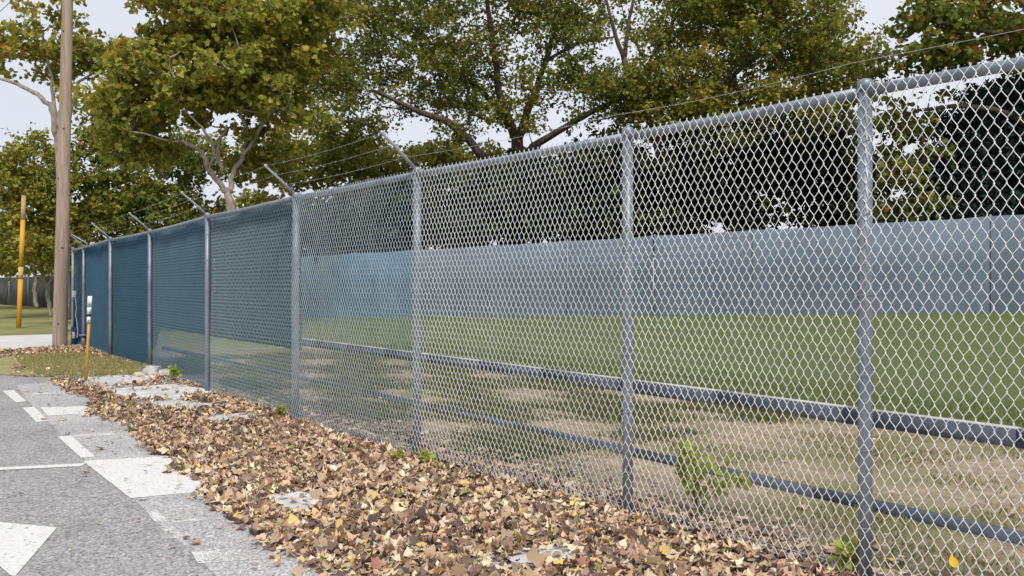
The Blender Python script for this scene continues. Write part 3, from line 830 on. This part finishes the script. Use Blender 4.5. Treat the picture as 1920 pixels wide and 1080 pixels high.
# right edge tree with gaps
Y = 25.
tree('maple_tree', 'open crowned maple with sky gaps above the fence at right edge',
     [limb_img([(2080, 560, .3), (2070, 300, .26), (2040, 100, .2), (2000, -60, .14)], Y),
      limb_img([(2060, 200, .16), (1960, 90, .11), (1860, 60, .07), (1760, 40, .04)], Y, -1),
      limb_img([(2070, 330, .14), (1930, 230, .1), (1800, 200, .07), (1700, 215, .04)], Y, .5),
      limb_img([(2040, 100, .12), (1900, 0, .09), (1760, -50, .05)], Y, .5)],
     [E(1740, 40, 25, 100, 55, 1.8), E(1860, 40, 25, 100, 60, 1.8), E(1760, 110, 25, 110, 30, 1.5), E(1960, 60, 25, 80, 70, 1.8), E(1700, 260, 26, 55, 110, 1.5), E(1690, 390, 26, 60, 40, 1.4)],
     120, 52, .20, AUT, [40, 26, 6, 3, 4, 20], M['bark_dark'], (.4, .8), 'ovate')
# dark evergreen at right edge
Y = 27.
tree('evergreen_tree', 'dense blackish green conifer bulging over the far screen at right edge',
     [limb_img([(1930, 560, .25), (1930, 400, .2), (1930, 200, .1)], Y)],
     [E(1930, 310, 27, 190, 150, 2.6), E(1970, 210, 27, 130, 110, 2.3), E(1820, 380, 27, 110, 80, 2), E(1880, 250, 27, 110, 100, 2), E(1790, 410, 27, 80, 60, 1.6), E(1830, 330, 27, 90, 80, 1.8)],
     440, 150, .19, [(.018, .040, .038), (.026, .054, .050), (.034, .064, .052)], [4, 4, 2], M['bark_dark'], (.45, .8), 'spray', shell=.3)

# ------------------------------------------------------------------ utility pole, amber pole, stake
pb = np.array(G(112, 651)); Yp = pb[1]
pole = empty('utility_pole', tuple(pb)); tag(pole, 'tall weathered wooden utility pole standing at the fence corner', 'utility pole')
lean = (W(127, 0, Yp)-W(112, 651, Yp)); lean = lean/lean[2]
hs = np.linspace(-.2, 10.2, 30)
pts = np.array([lean*h for h in hs]); rad = .157 - (.157-.115)*(hs/8.2)
MB().tube(pts, rad, 22, wob=.012).build('shaft', M['pole'], pole, True)
for h, ang in ((.55, -1.35), (2.3, -1.05), (3.9, -2.0), (5.05, -1.25), (7.3, -1.75)):
    r_ = .157-.042*(h/8.2)
    c = lean*h + np.array([math.cos(ang), math.sin(ang), 0])*r_
    MB().tube([c - np.array([math.cos(ang), math.sin(ang), 0])*.01, c + np.array([math.cos(ang), math.sin(ang), 0])*.006], .022, 7).build('knot', M['knot'], pole)
top = pb + lean*9.3
ca = empty('power_line', tuple(top)); tag(ca, 'thin dark power line crossing the sky at upper left corner', 'cable')
q_ = W(-260, 216, 20.5)
P = [np.array([0, 0, 0])] + [(q_-top)*t + [0, 0, -.25*math.sin(math.pi*t)] for t in np.linspace(.1, 1, 12)] + [(q_-top)*4]
MB().tube(P, .007, 5).build('wire', M['cable'], ca)

ab = np.array(G(35, 614)); at_ = W(45, 362, ab[1])
amb = empty('amber_pole', tuple(ab)); tag(amb, 'tall tilted amber yellow pole standing on the left lawn', 'pole')
dv = at_-ab
MB().tube([dv*-.02, dv*.2, dv*.36], [.078, .078, .076], 14).build('lower_tube', M['amber'], amb, True)
MB().tube([dv*.36, dv*.40, dv*.45], [.078, .079, .078], 14).build('faded_band', M['amber_worn'], amb, True)
MB().tube([dv*.45, dv*.6, dv*.80], [.076, .075, .074], 14).build('middle_tube', M['amber'], amb, True)
MB().tube([dv*.80, dv*.985], [.076, .074], 14).build('upper_tube', M['amber_worn'], amb, True)
MB().tube([dv*.985, dv*1.0, dv*1.004], [.08, .08, .03], 14).build('cap', M['bark_dark'], amb, True)

sb = np.array(G(161, 714)); st_ = W(170, 555, sb[1]-.05)
stake = empty('marker_stake', tuple(sb)); tag(stake, 'slim orange wooden stake with white marker plate in front of blue screen', 'stake')
dv = st_-sb
MB().tube([dv*-.06, dv*.4, dv*.80], [.024, .023, .022], 6).build('shaft', M['stake_wood'], stake)
right = np.array([1, .15, 0]); right /= np.linalg.norm(right); dz = dv/np.linalg.norm(dv); nrm = np.cross(right, dz)
def plate(f0_, f1_, wd_, mat, nm, par, lift=0.0, th=.010, cx=0.0):
    a, b_ = dv*f0_, dv*f1_
    n2 = nrm if nrm[1] < 0 else -nrm
    v = []
    for base_, in ((a,), (b_,)):
        for sx in (-1, 1):
            for q in (0, 1):
                v.append(base_ + right*(sx*wd_/2 + cx) + n2*(.026 + lift + q*th))
    return MB().add(v, [[0,2,3,1],[4,5,7,6],[0,1,5,4],[2,6,7,3],[1,3,7,5],[0,4,6,2]]).build(nm, mat, par)
plate(.875, 1.0, .062, M['white'], 'marker_plate', stake); plate(.79, .868, .058, M['white'], 'marker_plate', stake)
plate(.758, .790, .056, M['black'], 'clamp_band', stake); plate(.69, .758, .048, M['white'], 'hanging_tag', stake)
plate(.895, .915, .010, M['black'], 'lettering', stake, .0105, .002, .006); plate(.90, .905, .022, M['black'], 'lettering', stake, .0115, .002, .002)
plate(.80, .845, .008, M['black'], 'lettering', stake, .0105, .002, .016); plate(.712, .722, .014, M['black'], 'tag_hole', stake, .0105, .002)

# slim blue cable marker by the fence corner
cb = np.array(G(140, 645)); H1 = 100*cb[1]/F
cmk = empty('cable_marker', tuple(cb)); tag(cmk, 'slim blue cable marker post with pale tag beside the fence corner', 'marker post')
MB().box((-.07, -.035, -.05), (.07, .035, .42)).build('base_box', M['blue_plastic'], cmk)
MB().box((-.025, -.025, .42), (.025, .025, H1-.16)).build('shaft', M['blue_plastic'], cmk)
MB().box((-.05, -.03, H1-.16), (.05, .03, H1)).build('tag_cap', M['white'], cmk)
MB().box((-.04, -.041, .14), (.03, -.036, .30)).build('sticker', M['white'], cmk)
MB().tube(smooth_path([(.03, -.03, H1-.16), (.06, -.03, .9), (.05, -.04, .7), (.085, -.05, .5), (.10, -.05, .3), (.085, -.05, .15)], 4), .011, 6).build('cord', M['white'], cmk, True)

# broken concrete by a post
def chunk(loc, size, rot, label, seed):
    r_ = np.random.default_rng(seed)
    v = np.array([[x, y, z] for z in (-.1, .45, 1) for y in (-.5, 0, .5) for x in (-.5, -.17, .17, .5)], float)
    v[:, :2] *= (1 - .14*np.maximum(v[:, 2:3], 0)); v += r_.normal(0, .045, v.shape); v *= size
    id_ = lambda i, j, k: k*12 + j*4 + i
    q = []
    for k in range(2):
        for i in range(3):
            q += [[id_(i, 0, k), id_(i+1, 0, k), id_(i+1, 0, k+1), id_(i, 0, k+1)], [id_(i+1, 2, k), id_(i, 2, k), id_(i, 2, k+1), id_(i+1, 2, k+1)]]
        for j in range(2):
            q += [[id_(0, j+1, k), id_(0, j, k), id_(0, j, k+1), id_(0, j+1, k+1)], [id_(3, j, k), id_(3, j+1, k), id_(3, j+1, k+1), id_(3, j, k+1)]]
    for j in range(2):
        for i in range(3): q += [[id_(i, j, 2), id_(i+1, j, 2), id_(i+1, j+1, 2), id_(i, j+1, 2)]]
    o = MB().add(v, q).build('concrete_block', M['rubble'], loc=loc); o.rotation_euler = rot
    tag(o, label, 'concrete block', 'broken concrete at the fence foot')
chunk(G(285, 701), (.24, .2, .13), (0, R(3), R(-12)), 'larger pale broken concrete block at the foot of the fence', 3)
chunk(G(310, 702), (.20, .18, .075), (R(4), 0, R(20)), 'flatter broken concrete slab leaning right of the larger block', 5)
chunk(G(262, 704), (.16, .14, .05), (0, R(8), R(-30)), 'smallest broken concrete piece left of the larger block', 8)

# ------------------------------------------------------------------ weeds at the fence foot
def weed(loc, h, n, spread, label, size=.06, pal=((.36, .42, .06), (.46, .48, .10), (.28, .33, .05)), seed=1):
    r_ = np.random.default_rng(seed)
    root = empty('weed', tuple(loc)); tag(root, label, 'weed', 'weeds along the fence foot')
    st = MB(); p, nn = [], []
    for k in range(n):
        a = r_.uniform(0, 6.28); e = np.array([math.cos(a)*spread*r_.uniform(.3, 1), math.sin(a)*spread*r_.uniform(.2, .6), h*r_.uniform(.5, 1)])
        m_ = e*.5 + [0, 0, h*.18]
        P = smooth_path([np.zeros(3), m_, e], 5); st.tube(P, np.linspace(.004, .0015, len(P)), 4, cap=False)
        for j in range(3, len(P)):
            for s in (-1, 1, 0):
                p.append(P[j] + r_.normal(0, size*.55, 3)); nn.append([r_.normal(0, .9), r_.normal(0, .9)-.5, 1.0])
    st.build('stems', M['weed_stem'], root)
    p, nn = np.array(p), np.array(nn); N = len(p)
    V, T, m_ = scatter(p, size*r_.uniform(.7, 1.5, N), nn, r_.uniform(0, 6.28, N), 'ovate', np.full(N, .3), np.full(N, -.3))
    cc = pick(pal, [1]*len(pal), N)
    tag(link('leaves', np_mesh('leaves', V, T, M['leaf'], False, np.repeat(cc, m_, 0)), root), kind='stuff')
M['weed_stem'] = noise_mat('weed_stem', (.10, .16, .04), (.16, .2, .06), scale=20, rough=.7)
def fb(x, off):                       # foot of fence seen at photo column x
    xr = (x-960)/F
    best = None
    for s in np.linspace(0, ARC[-1], 2400):
        p = fence_at(s, off)
        if p[1] > .3:
            e = abs(p[0]/p[1]-xr)
            if best is None or e < best[0]: best = (e, p)
    return (best[1][0], best[1][1], 0)
weed(fb(1310, .30), .46, 6, .34, 'tallest bright green leafy weed just behind the mesh', .062, seed=2)
weed(fb(735, -.30), .07, 2, .07, 'small weed poking out of the leaves left of the third post', .04, seed=4)
weed(fb(805, -.12), .09, 2, .08, 'small weed in the leaves right of the third post', .04, seed=5)
weed(fb(1605, .05), .20, 3, .08, 'round leaved weed at the foot of the nearest post', .06, seed=7)
weed(fb(325, -.10), .22, 4, .12, 'green weed beside the broken concrete blocks', .04, seed=9)
weed(fb(520, -.08), .08, 2, .10, 'yellowish green weed at the fence foot left of the fourth post', .06, ((.25, .28, .05), (.3, .27, .05)), seed=10)

# ------------------------------------------------------------------ grass blades on the verge
vp = [(x, y) for x, y in [(25, 672), (110, 664), (190, 664), (290, 690), (262, 702), (150, 708), (60, 702)]]
def inside(poly, x, y):
    c = np.zeros(len(x), bool); n = len(poly)
    for i in range(n):
        x0, y0 = poly[i]; x1, y1 = poly[(i+1) % n]
        hit = ((y0 > y) != (y1 > y)) & (x < (x1-x0)*(y-y0)/(y1-y0+1e-12) + x0)
        c ^= hit
    return c
def blades(poly_img, n, h, pal, name, label):
    P = np.array([G(*p)[:2] for p in poly_img])
    lo, hi = P.min(0), P.max(0)
    x = rng.uniform(lo[0], hi[0], n*3); y = rng.uniform(lo[1], hi[1], n*3)
    k = inside([tuple(p) for p in P], x, y); x, y = x[k][:n], y[k][:n]; N = len(x)
    a = rng.uniform(0, 6.28, N); hh = h*rng.uniform(.5, 1.3, N); w_ = .006
    dx, dy = np.cos(a)*w_, np.sin(a)*w_; lx, ly = rng.normal(0, .35, N)*hh, rng.normal(0, .35, N)*hh
    V = np.stack([np.stack([x-dx, y-dy, np.full(N, .008)], 1), np.stack([x+dx, y+dy, np.full(N, .008)], 1), np.stack([x+lx, y+ly, .008+hh], 1)], 1).reshape(-1, 3)
    T = np.arange(3*N).reshape(-1, 3)
    o = link(name, np_mesh(name, V, T, M['grass'], False, np.repeat(pick(pal, [1]*len(pal), N), 3, 0)))
    tag(o, label, 'grass', kind='stuff')
blades(vp, 16000, .05, [(.30, .29, .10), (.38, .35, .15), (.24, .25, .08), (.48, .40, .22)], 'verge_grass', 'short olive grass on the verge in front of the blue screen')

def tufts(name, label, s_rng, o_rng, n, h, pal, z, thr, w_=.005):
    s_ = rng.uniform(*s_rng, n); o_ = rng.uniform(*o_rng, n)
    f_ = np.sin(s_*2.1+o_*1.3) + np.sin(o_*3.7-s_*1.9) + .8*np.sin(s_*5.3+o_*4.1)
    k_ = f_ + rng.normal(0, .5, n) > thr
    s_, o_ = s_[k_], o_[k_]; N_ = len(s_)
    x_ = FP[2][0] + FDIR[0]*s_ + FNOR[0]*o_; y_ = FP[2][1] + FDIR[1]*s_ + FNOR[1]*o_
    zz = np.full(N_, z); a_ = rng.uniform(0, 6.28, N_); hh = h*rng.uniform(.4, 1.4, N_)
    V = np.stack([np.stack([x_-np.cos(a_)*w_, y_-np.sin(a_)*w_, zz], 1), np.stack([x_+np.cos(a_)*w_, y_+np.sin(a_)*w_, zz], 1),
                  np.stack([x_+rng.normal(0, .5, N_)*hh, y_+rng.normal(0, .5, N_)*hh, zz+hh], 1)], 1).reshape(-1, 3)
    o = link(name, np_mesh(name, V, np.arange(3*N_).reshape(-1, 3), M['grass'], False, np.repeat(pick(pal, [1]*len(pal), N_, .25), 3, 0)))
    tag(o, label, 'grass', kind='stuff')
tufts('dry_grass', 'dry olive grass tufts on the dirt path behind the fence', (-4, 14), (.12, 4.15), 90000, .035, [(.20, .20, .06), (.28, .25, .10), (.15, .17, .045), (.36, .29, .16)], -.004, .35)
tufts('rank_grass', 'darker rank grass behind the mesh left of the second post', (3.2, 15), (.08, 4.1), 110000, .07, [(.09, .12, .03), (.14, .15, .04), (.19, .17, .06), (.07, .09, .025)], -.004, -.2)
tufts('lawn_edge_grass', 'ragged green grass along the field side of the navy kerb', (-6, 14), (4.32, 6.2), 60000, .04, [(.11, .15, .04), (.15, .18, .05), (.19, .20, .07)], .158, -9)

# ------------------------------------------------------------------ fallen leaves
LIT = [(.54, .40, .26), (.66, .55, .40), (.37, .25, .165), (.185, .12, .092), (.135, .10, .09), (.62, .46, .17), (.26, .27, .08), (.46, .32, .21), (.31, .225, .175), (.30, .17, .115)]
LW = [24, 20, 15, 15, 12, 3, 1.2, 14, 8, 4]
def drift_inside(poly_img, x, y): return inside([G(*p)[:2] for p in poly_img], x, y)
main_poly = [(100, 713), (135, 738), (178, 748), (172, 778), (250, 800), (270, 832), (292, 852), (335, 862), (322, 886), (388, 900), (372, 930), (425, 955), (432, 978), (482, 990), (492, 1018), (560, 1045), (610, 1090), (700, 1180), (1500, 1300),
             (1680, 1096), (1500, 1032), (1300, 973), (1177, 940), (980, 888), (782, 842), (660, 806), (555, 774), (460, 744), (389, 722), (330, 706), (285, 705), (240, 716), (180, 720)]
back_poly = [(-40, 664), (60, 655), (130, 650), (157, 650), (207, 667), (250, 682), (236, 682), (160, 664), (100, 662), (40, 668), (-40, 676)]
holes = [[(190, 730), (330, 719), (420, 734), (340, 750), (230, 750)], [(240, 756), (330, 750), (455, 762), (330, 772)], [(345, 786), (470, 772), (510, 786), (430, 798)], [(470, 938), (570, 920), (622, 948), (548, 970)], [(900, 1054), (1045, 1030), (1092, 1046), (962, 1072)], [(150, 706), (260, 701), (300, 704), (262, 720), (190, 724)]]
N0 = 100000
lo, hi = np.array([-14, 2.6]), np.array([3.2, 20.6])
x = rng.uniform(lo[0], hi[0], N0*5); y = rng.uniform(lo[1], hi[1], N0*5)
k = drift_inside(main_poly, x, y)
hole = np.zeros(len(x), bool)
for h in holes: hole |= drift_inside(h, x, y)
k &= (~hole) | (rng.uniform(0, 1, len(x)) < .025)
# soft clumpy edge
nz1 = np.sin(x*5.1+y*2.3) + np.sin(y*6.7-x*3.9) + np.sin(x*11+y*9)*.6
k &= rng.uniform(0, 1, len(x)) < np.clip(.95 + nz1*.12, .45, 1)
far_ = np.clip((y-7.5)/4.5, 0, 1)                                  # thinner and patchier towards the pole
nz2 = np.sin(x*2.3+y*1.1+.7) + np.sin(y*2.9-x*1.7) + np.sin(x*4.6+y*3.3+1)*.7
k &= rng.uniform(0, 1, len(x)) < np.clip(1 - far_*(.25 + np.clip(.55*nz2, -.2, .68)), .05, 1)
xm, ym = x[k] + rng.normal(0, .045, k.sum()), y[k] + rng.normal(0, .045, k.sum())
kb = drift_inside(back_poly, x, y); xb, yb = x[kb], y[kb]
TARGET = 36000
if len(xm) > TARGET: s_ = rng.choice(len(xm), TARGET, replace=False); xm, ym = xm[s_], ym[s_]
if len(xb) > 2600: s_ = rng.choice(len(xb), 2600, replace=False); xb, yb = xb[s_], yb[s_]
# fringe: loose leaves around the drift and on the asphalt, and a thin litter behind the fence
nf = 900; i_ = rng.integers(0, len(xm), nf)
xf = xm[i_] + rng.normal(0, .34, nf) - .1; yf = ym[i_] + rng.normal(0, .30, nf)
va = rng.uniform(0, 1, (150, 2)); xa = -7 + va[:, 0]*6.2; ya = 4 + va[:, 1]*12
sv = np.concatenate([rng.uniform(-1, 9, 1900), rng.uniform(-3, 14, 240)]); ov = np.concatenate([np.abs(rng.normal(0, .22, 1900)), rng.uniform(.1, 4, 240)])
xv = FP[2][0] + FDIR[0]*sv + FNOR[0]*ov; yv = FP[2][1] + FDIR[1]*sv + FNOR[1]*ov
gp = np.array([(rng.uniform(20, 290), rng.uniform(662, 708)) for _ in range(1000)])
gg = np.array([G(*p)[:2] for p in gp])
lx = np.concatenate([xm, xb, xf, xa, xv, gg[:, 0]]); ly = np.concatenate([ym, yb, yf, ya, yv, gg[:, 1]])
src = np.concatenate([np.zeros(len(xm)), np.ones(len(xb)), np.full(nf, 2), np.full(len(xa), 3), np.full(len(xv), 2), np.full(len(gg), 2)])
N = len(lx)
pile = src < 2
depth = np.where(pile, rng.uniform(0, 1, N)**1.4*.022 + .008, .012 + rng.uniform(0, .012, N))
size = np.clip(rng.lognormal(math.log(.048), .36, N), .020, .085); size[src == 3] *= .6; size[src == 1] *= 1.1
tl = np.where(pile, rng.choice([.25, .5, .9], N, p=[.45, .4, .15]), .2)
fo_ = ((lx-FP[2][0])*FNOR[0] + (ly-FP[2][1])*FNOR[1]); tl = np.where(fo_ > -.45, tl*.45, tl)
nn = np.stack([rng.normal(0, 1, N)*tl, rng.normal(0, 1, N)*tl, np.ones(N)], 1)
curl, bend = rng.uniform(-.5, 1.2, N)*np.where(pile, 1, .4), rng.uniform(-1, 1, N)*np.where(pile, 1, .4)
fo = ((lx-FP[2][0])*FNOR[0] + (ly-FP[2][1])*FNOR[1])
depth = np.where(pile & (fo > -.55), .008 + (depth-.008)*.45, depth)
depth += size*np.linalg.norm(nn[:, :2], axis=1)*.22
tint = np.clip(pick(LIT, LW, N, .22)*1.1, 0, .9)
spin = rng.uniform(0, 6.28, N)
pos = np.stack([lx, ly, depth], 1)
kinds = rng.choice(3, N, p=[.45, .3, .25])
kn_ = ['shard', 'ovate', 'maple']
litter = empty('leaf_litter', (*G(900, 950)[:2], 0))
tag(litter, 'deep drift of dry brown and tan fallen leaves along the fence foot', 'leaf litter')
lb = np.array([*G(900, 950)[:2], 0])
# the leaves that show largest: nearest, on top, inside the frame
px = 960 + F*lx/ly; py = HOR + F*(EYE-depth)/ly
vis = (px > 5) & (px < 1560) & (py < 1075) & (ly > 2) & (src != 3)
score = np.where(vis, size/ly*(1 + (depth-.03)*10), -1)
big = np.argsort(-score)[:300]
mask = np.ones(N, bool); mask[big] = False
# 24 shared leaf meshes for the individual leaves
shared = []
for v_ in range(24):
    kd = v_ % 3
    V, T, m_ = scatter(np.zeros((1, 3)), np.ones(1), np.array([[0, 0, 1.]]), np.zeros(1), kn_[kd], np.array([rng.uniform(-.3, .8)]), np.array([rng.uniform(-.6, .6)]))
    shared.append(np_mesh('fallen_leaf', V, T, M['litter'], False, np.repeat(pick(LIT, LW, 1, .22), m_, 0)))
for i in big:
    o = link('fallen_leaf', shared[rng.integers(0, 24)], litter)
    q_ = Vector(nn[i]).normalized().to_track_quat('Z', 'Y') @ Matrix.Rotation(float(spin[i]), 3, 'Z').to_quaternion()
    o.rotation_mode = 'QUATERNION'; o.rotation_quaternion = q_
    o.location = pos[i] - lb; o.scale = (float(size[i]),)*3
Vs, Ts, Cs, off = [], [], [], 0
for kd in range(3):
    mk = mask & (kinds == kd)
    V, T, m_ = scatter(pos[mk]-lb, size[mk], nn[mk], spin[mk], kn_[kd], curl[mk], bend[mk])
    Vs.append(V); Ts.append(T+off); Cs.append(np.repeat(tint[mk], m_, 0)); off += len(V)
tag(link('leaf_layer', np_mesh('leaf_layer', np.concatenate(Vs), np.concatenate(Ts), M['litter'], False, np.concatenate(Cs)), litter), kind='stuff')

# one yellow leaf caught in the mesh at the right edge
yp = fence_at(ARC[2] - .44, -.055)
V, T, m_ = scatter(np.zeros((1, 3)), np.array([.055]), np.array([[-.6, -.7, .3]]), np.array([.5]), 'ovate', np.array([.3]), np.array([.2]))
yl = link('yellow_leaf', np_mesh('yellow_leaf', V, T, M['litter'], False, np.tile([.75, .5, .06], (m_, 1))), None, (yp[0], yp[1], EYE-(1055-HOR)*yp[1]/F))
tag(yl, 'single round yellow leaf caught in the mesh at lower right corner', 'leaf')
